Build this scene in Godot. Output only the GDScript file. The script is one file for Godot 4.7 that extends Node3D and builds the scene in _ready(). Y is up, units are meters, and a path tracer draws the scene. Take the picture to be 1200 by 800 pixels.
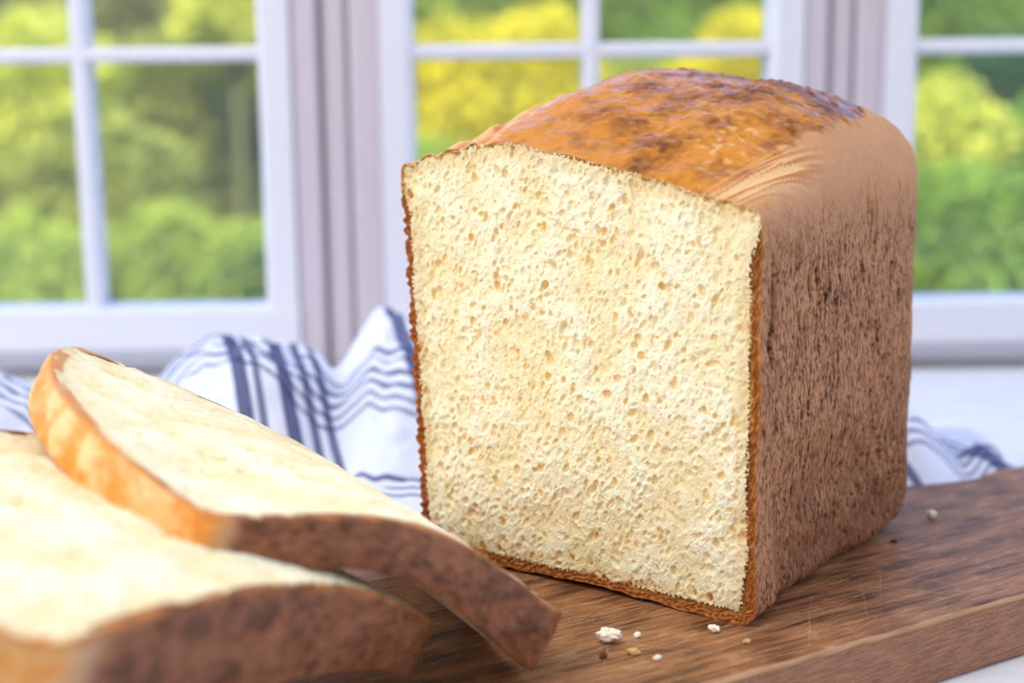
extends Node3D

# ---------------------------------------------------------------- helpers
var rng := RandomNumberGenerator.new()
var taken := {}


func numbered(called: String) -> String:
	var k: int = taken.get(called, 0)
	taken[called] = k + 1
	return called if k == 0 else "%s_%03d" % [called, k]


func tag(o: Node3D, label: String, category: String, group := "", kind := "") -> Node3D:
	if label: o.set_meta("label", label)
	if category: o.set_meta("category", category)
	if group: o.set_meta("group", group)
	if kind: o.set_meta("kind", kind)
	return o


func thing(called: String, label: String, category: String, at := Vector3.ZERO, group := "", kind := "") -> Node3D:
	var o := Node3D.new()
	o.name = numbered(called)
	add_child(o, true)
	o.position = at
	return tag(o, label, category, group, kind)


func obj(called: String, m: Mesh, mat: Material, parent: Node3D = self) -> MeshInstance3D:
	var o := MeshInstance3D.new()
	o.name = numbered(called) if parent == self else called
	o.mesh = m
	if mat: o.material_override = mat
	o.cast_shadow = GeometryInstance3D.SHADOW_CASTING_SETTING_ON
	parent.add_child(o, true)
	return o


func srgb(r: float, g: float, b: float) -> Color:
	return Color(r / 255.0, g / 255.0, b / 255.0)


func lin(r: float, g: float, b: float) -> Color:
	return srgb(r, g, b).srgb_to_linear()


func mat(c: Color, rough := 0.6, spec := 0.5) -> StandardMaterial3D:
	var m := StandardMaterial3D.new()
	m.albedo_color = c
	m.roughness = rough
	m.metallic_specular = spec
	return m


func painted(rough := 0.7, spec := 0.5) -> StandardMaterial3D:
	var m := mat(Color.WHITE, rough, spec)
	m.vertex_color_use_as_albedo = true
	return m


func noise(s: int, f: float, oct := 1) -> FastNoiseLite:
	var n := FastNoiseLite.new()
	n.seed = s
	n.noise_type = FastNoiseLite.TYPE_SIMPLEX
	n.frequency = f
	n.fractal_type = FastNoiseLite.FRACTAL_FBM if oct > 1 else FastNoiseLite.FRACTAL_NONE
	n.fractal_octaves = oct
	return n


func sm(a: float, b: float, x: float) -> float:
	return smoothstep(a, b, x)


# a grid of nx * ny points as one smooth mesh; keep (optional) says which cells are drawn
func grid(nx: int, ny: int, p: PackedVector3Array, col := PackedColorArray(), uv := PackedVector2Array(), wrap := false, flip := false, keep := PackedByteArray()) -> ArrayMesh:
	var nrm := PackedVector3Array()
	nrm.resize(nx * ny)
	for j in ny:
		var ja := maxi(j - 1, 0) * nx
		var jb := mini(j + 1, ny - 1) * nx
		for i in nx:
			var ia := i - 1
			var ib := i + 1
			if wrap:
				if ia < 0: ia = nx - 2
				if ib > nx - 1: ib = 1
			else:
				ia = maxi(ia, 0)
				ib = mini(ib, nx - 1)
			var n := (p[j * nx + ib] - p[j * nx + ia]).cross(p[jb + i] - p[ja + i])
			nrm[j * nx + i] = (-n if flip else n).normalized()
	var idx := PackedInt32Array()
	idx.resize((nx - 1) * (ny - 1) * 6)
	var k := 0
	for j in ny - 1:
		for i in nx - 1:
			if keep.size() and keep[j * nx + i] == 0:
				continue
			var a := j * nx + i
			var b := a + 1
			var c := a + nx
			var d := c + 1
			if flip:
				idx[k] = a; idx[k + 1] = b; idx[k + 2] = c; idx[k + 3] = b; idx[k + 4] = d; idx[k + 5] = c
			else:
				idx[k] = a; idx[k + 1] = c; idx[k + 2] = b; idx[k + 3] = b; idx[k + 4] = c; idx[k + 5] = d
			k += 6
	idx.resize(k)
	var arr := []
	arr.resize(Mesh.ARRAY_MAX)
	arr[Mesh.ARRAY_VERTEX] = p
	arr[Mesh.ARRAY_NORMAL] = nrm
	if col.size(): arr[Mesh.ARRAY_COLOR] = col
	if uv.size(): arr[Mesh.ARRAY_TEX_UV] = uv
	arr[Mesh.ARRAY_INDEX] = idx
	var m := ArrayMesh.new()
	m.add_surface_from_arrays(Mesh.PRIMITIVE_TRIANGLES, arr)
	return m


func tri(st: SurfaceTool, a: Vector3, b: Vector3, c: Vector3, out: Vector3) -> void:
	# front faces run clockwise seen from the side that out points to
	if (b - a).cross(c - a).dot(out) > 0.0:
		var t := b
		b = c
		c = t
	st.add_vertex(a); st.add_vertex(b); st.add_vertex(c)


func quad(st: SurfaceTool, a: Vector3, b: Vector3, c: Vector3, d: Vector3, out: Vector3) -> void:
	tri(st, a, b, c, out)
	tri(st, a, c, d, out)


# a box with chamfered edges, by its two corners
func add_box(st: SurfaceTool, lo: Vector3, hi: Vector3, ch := 0.0008) -> void:
	st.set_smooth_group(-1)
	var mid := (lo + hi) * 0.5
	var h := (hi - lo) * 0.5
	ch = minf(ch, minf(h.x, minf(h.y, h.z)) * 0.9)
	for ax in 3:
		var u := (ax + 1) % 3
		var v := (ax + 2) % 3
		for s in [-1.0, 1.0]:
			var q := []
			for c in [[-1, -1], [1, -1], [1, 1], [-1, 1]]:
				var w := Vector3.ZERO
				w[ax] = h[ax] * s
				w[u] = (h[u] - ch) * c[0]
				w[v] = (h[v] - ch) * c[1]
				q.append(mid + w)
			var o := Vector3.ZERO
			o[ax] = s
			quad(st, q[0], q[1], q[2], q[3], o)
		for su in [-1.0, 1.0]:
			for sv in [-1.0, 1.0]:
				var q := []
				for c in [[-1, 0], [1, 0], [1, 1], [-1, 1]]:
					var w := Vector3.ZERO
					w[ax] = (h[ax] - ch) * c[0]
					w[u] = (h[u] - (ch if c[1] else 0.0)) * su
					w[v] = (h[v] - (0.0 if c[1] else ch)) * sv
					q.append(mid + w)
				var o := Vector3.ZERO
				o[u] = su
				o[v] = sv
				quad(st, q[0], q[1], q[2], q[3], o)
	for sx in [-1.0, 1.0]:
		for sy in [-1.0, 1.0]:
			for sz in [-1.0, 1.0]:
				var s := Vector3(sx, sy, sz)
				tri(st, mid + s * Vector3(h.x, h.y - ch, h.z - ch), mid + s * Vector3(h.x - ch, h.y, h.z - ch), mid + s * Vector3(h.x - ch, h.y - ch, h.z), s)


func begin() -> SurfaceTool:
	var st := SurfaceTool.new()
	st.begin(Mesh.PRIMITIVE_TRIANGLES)
	return st


func done(st: SurfaceTool) -> ArrayMesh:
	st.generate_normals()
	return st.commit()


func box(lo: Vector3, hi: Vector3, ch := 0.0008) -> ArrayMesh:
	var st := begin()
	add_box(st, lo, hi, ch)
	return done(st)


# a prism along x or y or z: profile points (two other axes in cyclic order) from a to b
func bar(axis: int, prof: PackedVector2Array, a: float, b: float) -> ArrayMesh:
	var st := begin()
	st.set_smooth_group(-1)
	var u := (axis + 1) % 3
	var v := (axis + 2) % 3
	var n := prof.size()
	var cen := Vector2.ZERO
	for q in prof: cen += q / n
	var at := func(q: Vector2, t: float) -> Vector3:
		var w := Vector3.ZERO
		w[axis] = t
		w[u] = q.x
		w[v] = q.y
		return w
	for i in n:
		var p: Vector2 = prof[i]
		var q: Vector2 = prof[(i + 1) % n]
		var o2 := (p + q) * 0.5 - cen
		var e := (q - p).orthogonal()
		if e.dot(o2) < 0: e = -e
		var z: Vector3 = at.call(Vector2.ZERO, 0.0)
		var o: Vector3 = at.call(e, 0.0)
		quad(st, at.call(p, a), at.call(q, a), at.call(q, b), at.call(p, b), o)
	var tr := Geometry2D.triangulate_polygon(prof)
	for k in range(0, tr.size(), 3):
		for t in [a, b]:
			var o := Vector3.ZERO
			o[axis] = -1.0 if t == a else 1.0
			tri(st, at.call(prof[tr[k]], t), at.call(prof[tr[k + 1]], t), at.call(prof[tr[k + 2]], t), o)
	return done(st)


# ---------------------------------------------------------------- the crumb: a tile of pores, in metres of depth
const CN := 560
const CS := 0.00027
var pores := PackedFloat32Array()
var bounce_map := PackedFloat32Array()   # painted yellow of light bouncing inside each hollow


func make_pores() -> void:
	pores.resize(CN * CN)
	pores.fill(0.0)
	bounce_map.resize(CN * CN)
	bounce_map.fill(0.0)
	var r := RandomNumberGenerator.new()
	r.seed = 77
	var sets := [[9000, 0.00028, 0.00050, 0.4, 0.9], [2600, 0.0005, 0.0010, 0.35, 0.8], [620, 0.0009, 0.0016, 0.35, 0.8], [60, 0.0009, 0.0015, 0.9, 1.6]]
	for s in sets:
		for k in s[0]:
			var rad: float = r.randf_range(s[1], s[2])
			var el: float = r.randf_range(1.0, 2.1)
			var ra: float = rad * sqrt(el)
			var rb: float = rad / sqrt(el)
			var ang: float = r.randfn(0.15, 0.5)
			var ca := cos(ang)
			var sa := sin(ang)
			var cx := r.randf() * CN
			var cy := r.randf() * CN
			var depth: float = rad * r.randf_range(s[3], s[4])
			var bounce_tint: float = pow(r.randf(), 1.5) * (0.35 if rad < 0.0005 else 0.9)
			var e := int(ceil(ra / CS)) + 1
			for j in range(-e, e + 1):
				for i in range(-e, e + 1):
					var x: float = (i + int(cx) - cx) * CS
					var y: float = (j + int(cy) - cy) * CS
					var a := (x * ca + y * sa) / rb
					var b := (-x * sa + y * ca) / ra
					var q := a * a + b * b
					if q < 1.0:
						var at := posmod(int(cy) + j, CN) * CN + posmod(int(cx) + i, CN)
						if depth * sqrt(1.0 - q) > pores[at] and q < 0.9: bounce_map[at] = bounce_tint
						pores[at] = maxf(pores[at], depth * sqrt(1.0 - q))


func bounce_tint(x: float, y: float) -> float:
	return bounce_map[posmod(int(floor(y / CS)), CN) * CN + posmod(int(floor(x / CS)), CN)]


func pore(x: float, y: float) -> float:
	var fx := x / CS
	var fy := y / CS
	var ix := int(floor(fx))
	var iy := int(floor(fy))
	fx -= ix
	fy -= iy
	var x0 := posmod(ix, CN)
	var y0 := posmod(iy, CN)
	var x1 := (x0 + 1) % CN
	var y1 := (y0 + 1) % CN
	return lerpf(lerpf(pores[y0 * CN + x0], pores[y0 * CN + x1], fx), lerpf(pores[y1 * CN + x0], pores[y1 * CN + x1], fx), fy)


# a rounded rectangle in the unit square, walked from the middle of the bottom over x = 0, the top and x = 1 back
func ring(s: float, rb: float, rt: float) -> Vector2:
	# lengths of the pieces
	var q := PI / 2
	var L := [0.5 - rb, q * rb, 1.0 - rb - rt, q * rt, 1.0 - 2.0 * rt, q * rt, 1.0 - rb - rt, q * rb, 0.5 - rb]
	var tot := 0.0
	for l in L: tot += l
	var d := s * tot
	var k := 0
	while k < 8 and d > L[k]:
		d -= L[k]
		k += 1
	match k:
		0: return Vector2(0.5 - d, 0)
		1: return Vector2(rb - rb * sin(d / rb), rb - rb * cos(d / rb))
		2: return Vector2(0, rb + d)
		3: return Vector2(rt - rt * cos(d / rt), 1.0 - rt + rt * sin(d / rt))
		4: return Vector2(rt + d, 1)
		5: return Vector2(1.0 - rt + rt * sin(d / rt), 1.0 - rt + rt * cos(d / rt))
		6: return Vector2(1, 1.0 - rt - d)
		7: return Vector2(1.0 - rb + rb * cos(d / rb), rb - rb * sin(d / rb))
	return Vector2(1.0 - rb - d, 0)


# signed distance (unit square, minus is inside) of the same outline
func ring_dist(p: Vector2, rb: float, rt: float) -> float:
	var r := rt if p.y > 0.5 else rb
	var q := Vector2(absf(p.x - 0.5), absf(p.y - 0.5)) - Vector2(0.5 - r, 0.5 - r)
	return Vector2(maxf(q.x, 0), maxf(q.y, 0)).length() + minf(maxf(q.x, q.y), 0.0) - r


func _ready() -> void:
	rng.seed = 5
	# ------------------------------------------------------------ camera, sky, sun, large lights, exposure
	var cam := Camera3D.new()
	cam.name = "camera"
	cam.position = Vector3(0, 0.151, 0)
	cam.rotation_degrees = Vector3(-10.0, 0, -0.6)
	var lens := CameraAttributesPhysical.new()
	lens.frustum_focal_length = 49.2
	lens.frustum_focus_distance = 0.418
	lens.exposure_aperture = 6.7
	lens.frustum_near = 0.02
	lens.frustum_far = 200.0
	cam.attributes = lens
	cam.fov = rad_to_deg(2.0 * atan(400.0 / 1640.0))
	add_child(cam)
	cam.current = true

	var env := Environment.new()
	env.background_mode = Environment.BG_SKY
	var sky := Sky.new()
	var sm_ := ProceduralSkyMaterial.new()
	sm_.sky_top_color = Color(0.42, 0.62, 0.95)
	sm_.sky_horizon_color = Color(0.82, 0.90, 1.0)
	sm_.ground_bottom_color = Color(0.25, 0.27, 0.18)
	sm_.ground_horizon_color = Color(0.5, 0.52, 0.42)
	sm_.sky_energy_multiplier = 1.5
	sky.sky_material = sm_
	env.sky = sky
	env.tonemap_mode = Environment.TONE_MAPPER_LINEAR
	env.tonemap_exposure = 1.0
	env.sdfgi_enabled = true
	env.ssao_enabled = true
	env.ssil_enabled = true
	var we := WorldEnvironment.new()
	we.name = "world_environment"
	we.environment = env
	add_child(we)

	var sun := DirectionalLight3D.new()
	sun.name = "sun"
	sun.light_color = Color(1.0, 0.95, 0.80)
	sun.light_energy = 2.3
	sun.light_angular_distance = 0.6
	sun.shadow_enabled = true
	add_child(sun)
	sun.look_at_from_position(Vector3(-1.2, 5.6, 3.6), Vector3(0, 0, -1.5))

	# unseen soft key light, added just inside the left wall
	var key := AreaLight3D.new()
	key.name = "added_key_light"
	key.area_size = Vector2(1.3, 1.3)
	key.area_normalize_energy = true
	key.light_energy = 1.55
	key.light_color = Color(1.0, 0.98, 0.95)
	key.shadow_enabled = true
	key.area_range = 8.0
	add_child(key)
	key.look_at_from_position(Vector3(-1.42, 0.95, -0.05), Vector3(0.02, 0.05, -0.42))
	# unseen fill light added inside the right wall, weaker and cooler
	var fill := AreaLight3D.new()
	fill.name = "added_fill_light"
	fill.area_size = Vector2(0.9, 1.1)
	fill.area_normalize_energy = true
	fill.light_energy = 0.85
	fill.light_color = Color(0.97, 0.98, 1.0)
	fill.shadow_enabled = true
	fill.area_range = 8.0
	add_child(fill)
	fill.look_at_from_position(Vector3(1.55, 0.9, -0.35), Vector3(0.02, 0.05, -0.42))

	# unseen overhead light, added to brighten the upturned slices
	var panel := AreaLight3D.new()
	panel.name = "added_overhead_light"
	panel.area_size = Vector2(0.8, 0.8)
	panel.area_normalize_energy = true
	panel.light_energy = 1.5
	panel.light_color = Color(1.0, 0.985, 0.96)
	panel.shadow_enabled = true
	panel.area_range = 8.0
	add_child(panel)
	panel.position = Vector3(-0.55, 1.595, 0.1)
	panel.rotation_degrees = Vector3(-90, 0, 0)

	build_room()
	build_garden()
	build_table()
	build_board()
	make_pores()
	build_loaf()
	build_slices()
	build_towel()
	build_crumbs()


# ---------------------------------------------------------------- the room
const WZ := -0.86


func build_room() -> void:
	var white := mat(srgb(226, 226, 232), 0.45)
	var wallm := mat(srgb(222, 220, 222), 0.8)
	var post := mat(srgb(206, 196, 202), 0.55)
	var floor_m := mat(srgb(150, 120, 92), 0.5)
	var X := 1.7
	var ZF := 1.5
	var Y0 := -0.77
	var Y1 := 1.65
	var st := begin()
	add_box(st, Vector3(-X - 0.12, Y0 - 0.12, WZ - 0.16), Vector3(X + 0.12, Y0, ZF + 0.12), 0.002)
	tag(obj("floor", done(st), floor_m), "brown floor of the room under the white table", "floor", "", "structure")
	tag(obj("ceiling", box(Vector3(-X - 0.12, Y1, WZ - 0.16), Vector3(X + 0.12, Y1 + 0.12, ZF + 0.12), 0.002), wallm), "white ceiling of the room above the table", "ceiling", "", "structure")
	tag(obj("wall_front", box(Vector3(-X - 0.12, Y0, ZF), Vector3(X + 0.12, Y1, ZF + 0.12), 0.002), wallm), "plain pale wall opposite the row of windows", "wall", "", "structure")
	# side walls with one large opening each
	for s in [-1.0, 1.0]:
		st = begin()
		var a := Vector2(-0.75, 0.65) if s < 0 else Vector2(-0.8, 0.15)
		var y0 := 0.2
		var y1 := 1.5
		var lo: float = minf(s * X, s * (X + 0.12))
		var hi: float = maxf(s * X, s * (X + 0.12))
		add_box(st, Vector3(lo, Y0, WZ - 0.16), Vector3(hi, y0, ZF), 0.001)
		add_box(st, Vector3(lo, y1, WZ - 0.16), Vector3(hi, Y1, ZF), 0.001)
		add_box(st, Vector3(lo, y0, WZ - 0.16), Vector3(hi, y1, a.x), 0.001)
		add_box(st, Vector3(lo, y0, a.y), Vector3(hi, y1, ZF), 0.001)
		tag(obj("wall_left" if s < 0 else "wall_right", done(st), wallm), "pale side wall %s of the table with a tall window opening" % ("left" if s < 0 else "right"), "wall", "", "structure")
	# back wall: three openings side by side
	var cx := [-0.2605, 0.0497, 0.3555]
	var half := 0.1085 + 0.0195
	var y_lo := -0.0235
	var y_hi := 0.5
	st = begin()
	add_box(st, Vector3(-X, Y0, WZ - 0.12), Vector3(X, -0.0185, WZ - 0.012), 0.0005)
	add_box(st, Vector3(-X, y_hi + 0.03, WZ - 0.12), Vector3(X, Y1, WZ - 0.012), 0.0005)
	add_box(st, Vector3(-X, y_lo, WZ - 0.12), Vector3(cx[0] - half - 0.02, y_hi + 0.03, WZ - 0.012), 0.0005)
	add_box(st, Vector3(cx[2] + half + 0.02, y_lo, WZ - 0.12), Vector3(X, y_hi + 0.03, WZ - 0.012), 0.0005)
	tag(obj("wall_back", done(st), wallm), "pale wall with a row of three white paned windows behind the table", "wall", "", "structure")
	var lp := thing("added_ceiling_panel", "added flat square light panel under the ceiling, out of view, brightening the slices", "lamp", Vector3(-0.55, 1.6, 0.1))  # glowing panel added to go with the overhead light
	var glow := mat(Color.WHITE, 0.6)
	glow.emission_enabled = true
	glow.emission = Color(1.0, 0.985, 0.96)
	glow.emission_energy_multiplier = 0.6
	obj("diffuser", box(Vector3(-0.4, 0.0, -0.4), Vector3(0.4, 0.03, 0.4), 0.002), glow, lp)
	obj("frame", box(Vector3(-0.42, 0.008, -0.42), Vector3(0.42, 0.05, 0.42), 0.003), white, lp)
	var glass := mat(Color(0.97, 1.0, 0.98, 0.03), 0.0, 0.35)
	glass.transparency = BaseMaterial3D.TRANSPARENCY_ALPHA
	var names := ["left", "middle", "right"]
	for w in 3:
		var c: float = cx[w]
		var o := thing("window_%d" % (w + 1), "white painted window with a grid of panes, the %s one of the row behind the bread" % names[w], "window", Vector3(c, 0, WZ), "", "structure")
		var ix := 0.1085
		var ox := half
		# stiles: flat face, then a slope into the glass
		for s in [-1.0, 1.0]:
			var pr := PackedVector2Array([Vector2(-0.030, s * ox), Vector2(0.0, s * ox), Vector2(0.0, s * (ix + 0.0035)), Vector2(-0.004, s * ix), Vector2(-0.030, s * ix)])
			obj("stile", bar(1, pr, -0.0175, y_hi + 0.03), white, o)
		# bottom rail: upright face, undercut below
		var rail := PackedVector2Array([Vector2(0.0225, -0.030), Vector2(0.0225, -0.003), Vector2(0.0205, 0.0015), Vector2(-0.003, 0.0015), Vector2(-0.006, -0.001), Vector2(-0.0175, -0.007), Vector2(-0.0175, -0.030)])
		obj("bottom_rail", bar(0, rail, -ox - 0.0005, ox + 0.0005), white, o)
		obj("top_rail", box(Vector3(-ox, y_hi, -0.030), Vector3(ox, y_hi + 0.03, 0.0005)), white, o)
		var mw := 0.0050
		obj("muntin", bar(1, PackedVector2Array([Vector2(-0.022, -mw), Vector2(-0.006, -mw), Vector2(-0.003, -mw + 0.0022), Vector2(-0.003, mw - 0.0022), Vector2(-0.006, mw), Vector2(-0.022, mw)]), 0.0225, y_hi), white, o)
		for ym in [0.1772, 0.337]:
			var h := 0.0044
			obj("muntin", bar(0, PackedVector2Array([Vector2(ym - h, -0.022), Vector2(ym - h, -0.0062), Vector2(ym - h + 0.0022, -0.0034), Vector2(ym + h - 0.0022, -0.0034), Vector2(ym + h, -0.0062), Vector2(ym + h, -0.022)]), -ix, ix), white, o)
		var ys := [0.0225, 0.1728, 0.1816, 0.3326, 0.3414, y_hi]
		for r in 3:
			for s in 2:
				var x0: float = -ix if s == 0 else mw
				obj("pane", box(Vector3(x0, ys[r * 2], -0.0155), Vector3(x0 + ix - mw, ys[r * 2 + 1], -0.0145), 0.0001), glass, o)
	# posts between the windows: a jamb board, a groove and a second board
	for k in 4:
		var a: float = (cx[k - 1] + half) if k > 0 else cx[0] - half - 0.05
		var b: float = (cx[k] - half) if k < 3 else cx[2] + half + 0.05
		var o := thing("trim_%d" % (k + 1), ["pale post at the outer side of the left window", "pale grooved post between the left and the middle window", "pale grooved post between the middle and the right window", "pale post at the outer side of the right window"][k], "window post", Vector3(0, 0, WZ), "", "structure")
		var w := b - a
		obj("casing", box(Vector3(a, y_lo + 0.001, -0.10), Vector3(a + w * 0.30, y_hi + 0.03, -0.002), 0.002), post, o)
		obj("casing", box(Vector3(a + w * 0.36, y_lo + 0.001, -0.10), Vector3(a + w * 0.62, y_hi + 0.03, -0.006), 0.002), post, o)
		obj("casing", box(Vector3(a + w * 0.655, y_lo + 0.001, -0.10), Vector3(b, y_hi + 0.03, -0.004), 0.002), post, o)
		obj("groove_back", box(Vector3(a + w * 0.29, y_lo + 0.002, -0.09), Vector3(a + w * 0.66, y_hi + 0.03, -0.013), 0.0005), post, o)


# ---------------------------------------------------------------- the garden beyond the glass
func build_garden() -> void:
	var grass := mat(srgb(96, 130, 48), 0.9, 0.2)
	tag(obj("lawn", box(Vector3(-9, -0.92, -14), Vector3(9, -0.82, -1.05), 0.01), grass), "green lawn outside below the windows", "lawn", "", "structure")
	# one leaf: a folded blade
	var st := begin()
	var a := Vector3(0, 0, 0)
	var b := Vector3(0.011, 0.003, 0.018)
	var c := Vector3(0, 0.002, 0.044)
	var d := Vector3(-0.011, 0.003, 0.018)
	tri(st, a, b, c, Vector3.UP)
	tri(st, a, c, d, Vector3.UP)
	var leaf := done(st)
	var lm := painted(0.6, 0.3)
	lm.backlight_enabled = true
	lm.backlight = Color(0.8, 0.8, 0.8)
	var bark := mat(srgb(112, 118, 72), 0.9)
	var tone := {"lime": srgb(224, 226, 90), "lime2": srgb(178, 196, 72), "yellow": srgb(236, 222, 30), "mid": srgb(178, 186, 84), "olive": srgb(166, 170, 98), "green": srgb(146, 180, 66), "dark": srgb(142, 154, 80), "dark2": srgb(74, 118, 72)}
	var word := {"lime": "yellow-lime", "lime2": "light lime green", "yellow": "bright yellow", "mid": "soft yellow-green", "olive": "dull olive", "green": "fresh green", "dark": "dark green", "dark2": "deep bluish green"}
	var S := [
		["lime", -1.78, 0.17, -5.20, 0.30, "at the left edge of the left window"], ["olive", -1.72, 0.51, -6.50, 0.44, "high behind the upper panes of the left window"],
		["lime", -1.07, 0.52, -5.60, 0.24, "at the upper right corner of the left window"], ["mid", -1.56, 0.10, -6.00, 0.33, "behind the muntin of the left window"],
		["dark", -1.28, 0.13, -6.60, 0.34, "beside the right stile of the left window"], ["mid", -1.42, -0.21, -5.00, 0.30, "in the middle of the lower panes of the left window"],
		["olive", -1.92, -0.35, -5.40, 0.26, "low at the left edge of the left window"], ["dark", -1.25, -0.30, -6.00, 0.33, "half hidden low behind the left window"],
		["lime2", -1.07, -0.45, -4.60, 0.25, "low above the towel in the left window"], ["lime2", -1.52, -0.47, -4.50, 0.25, "low beside the muntin in the left window"],
		["green", -0.83, -0.55, -5.00, 0.24, "low behind the post right of the left window"], ["lime2", -0.13, 0.54, -6.20, 0.42, "behind the upper left panes of the middle window"],
		["green", 0.74, 0.48, -6.40, 0.47, "behind the upper right panes of the middle window"], ["yellow", -0.02, 0.12, -5.00, 0.32, "left of the bread dome in the middle window"],
		["green", -0.28, -0.37, -4.60, 0.34, "low in the middle window, left of the loaf"], ["yellow", 0.92, 0.19, -5.40, 0.26, "above the right of the bread dome in the middle window"],
		["mid", 0.31, -0.15, -5.60, 0.41, "behind the loaf in the middle window"], ["mid", -0.68, 0.16, -6.40, 0.47, "behind the post left of the middle window"],
		["mid", 1.59, 0.33, -6.60, 0.44, "behind the post right of the middle window"], ["green", 2.08, 0.47, -6.30, 0.42, "behind the upper panes of the right window"],
		["lime", 1.50, -0.04, -5.00, 0.23, "beside the loaf's right shoulder in the right window"], ["dark2", 1.95, 0.10, -5.60, 0.24, "right of the lime shrub in the right window"],
		["green", 1.88, -0.11, -5.20, 0.22, "at the right edge of the right window"], ["green", 1.44, -0.35, -4.50, 0.27, "low beside the loaf in the right window"],
		["green", 1.86, -0.39, -4.60, 0.31, "low at the right edge of the right window"], ["dark2", 2.50, 0.09, -6.00, 0.40, "beyond the right edge of the picture"],
		["green", 0.57, -0.38, -4.60, 0.36, "low behind the loaf"], ["green", 1.02, -0.38, -4.60, 0.34, "low behind the back of the loaf"],
		["dark", -2.53, 0.03, -6.40, 0.51, "beyond the left edge of the picture"], ["olive", -2.12, -0.49, -5.00, 0.34, "low beyond the left edge of the picture"],
		["mid", -0.86, 1.03, -7.50, 0.73, "tall, farthest back between left and middle window"], ["dark", 0.24, 1.11, -7.50, 0.73, "tall, farthest back above the middle window"],
		["mid", 1.34, 1.09, -7.50, 0.73, "tall, farthest back between middle and right window"], ["green", 2.45, 1.04, -7.50, 0.69, "tall, farthest back right of the right window"],
		["olive", -2.09, 1.09, -7.50, 0.73, "tall, farthest back behind the left window"],
	]
	var r := RandomNumberGenerator.new()
	for i in S.size():
		r.seed = 100 + i
		var s: Array = S[i]
		var big: bool = s[4] > 0.6
		var g := -0.82
		var o := thing("garden_tree" if big else "shrub", "blurred %s %s outside, %s" % [word[s[0]], "tree" if big else "shrub", s[5]], "tree" if big else "shrub", Vector3(s[1], g, s[3]), "shrubs and trees outside the windows")
		foliage(o, Vector3(0, s[2] - g, 0), s[4] * 1.22, tone[s[0]], leaf, lm, r)
		var stem := CylinderMesh.new()
		stem.top_radius = 0.012
		stem.bottom_radius = 0.03
		stem.radial_segments = 10
		stem.height = s[2] - g
		obj("stem", stem, bark, o).position.y = stem.height / 2
	# a hedge closes the view
	var h := thing("hedge", "tall green hedge closing the garden behind all shrubs", "hedge", Vector3(0, -0.82, -8.6))
	obj("hedge_core", box(Vector3(-5, 0, -0.6), Vector3(5, 3.0, -0.1), 0.02), mat(srgb(128, 150, 66), 0.9, 0.2), h)
	r.seed = 999
	var mm := MultiMesh.new()
	mm.transform_format = MultiMesh.TRANSFORM_3D
	mm.use_colors = true
	mm.mesh = leaf
	mm.instance_count = 24000
	for k in mm.instance_count:
		var b3 := Basis.from_euler(Vector3(r.randf_range(-1.2, 0.6), r.randf_range(-PI, PI), r.randf_range(-0.8, 0.8))).scaled(Vector3.ONE * r.randf_range(1.0, 1.6))
		mm.set_instance_transform(k, Transform3D(b3, Vector3(r.randf_range(-5, 5), r.randf_range(0, 3.0), r.randf_range(-0.12, 0.1))))
		mm.set_instance_color(k, (srgb(166, 186, 86) * r.randf_range(0.9, 1.05)).srgb_to_linear())
	var mi := MultiMeshInstance3D.new()
	mi.name = "foliage"
	mi.multimesh = mm
	mi.material_override = lm
	mi.set_meta("kind", "stuff")
	h.add_child(mi, true)


func foliage(o: Node3D, c: Vector3, rad: float, tone: Color, leaf: Mesh, m: Material, r: RandomNumberGenerator) -> void:
	var mm := MultiMesh.new()
	mm.transform_format = MultiMesh.TRANSFORM_3D
	mm.use_colors = true
	mm.mesh = leaf
	mm.instance_count = int(24000 * rad * rad)
	for k in mm.instance_count:
		var d := Vector3(r.randfn(), r.randfn(), r.randfn()).normalized()
		var lump := 1.0 + 0.16 * sin(d.x * 5.0 + c.y * 9.0) * cos(d.y * 4.0 + rad * 31.0)
		var p := c + d * rad * lump * pow(r.randf(), 0.22) * Vector3(1, 0.9, 1)
		var b3 := Basis.looking_at(d + Vector3(r.randf_range(-0.9, 0.9), r.randf_range(-0.9, 0.5), r.randf_range(-0.9, 0.9)) + Vector3(0, 0.01, 0), Vector3(0.1, 1, 0.2)).scaled(Vector3.ONE * r.randf_range(0.9, 1.5))
		mm.set_instance_transform(k, Transform3D(b3, p))
		mm.set_instance_color(k, (tone * r.randf_range(0.92, 1.04)).srgb_to_linear())
	var mi := MultiMeshInstance3D.new()
	mi.name = "foliage"
	mi.multimesh = mm
	mi.material_override = m
	mi.set_meta("kind", "stuff")
	o.add_child(mi, true)


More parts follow.
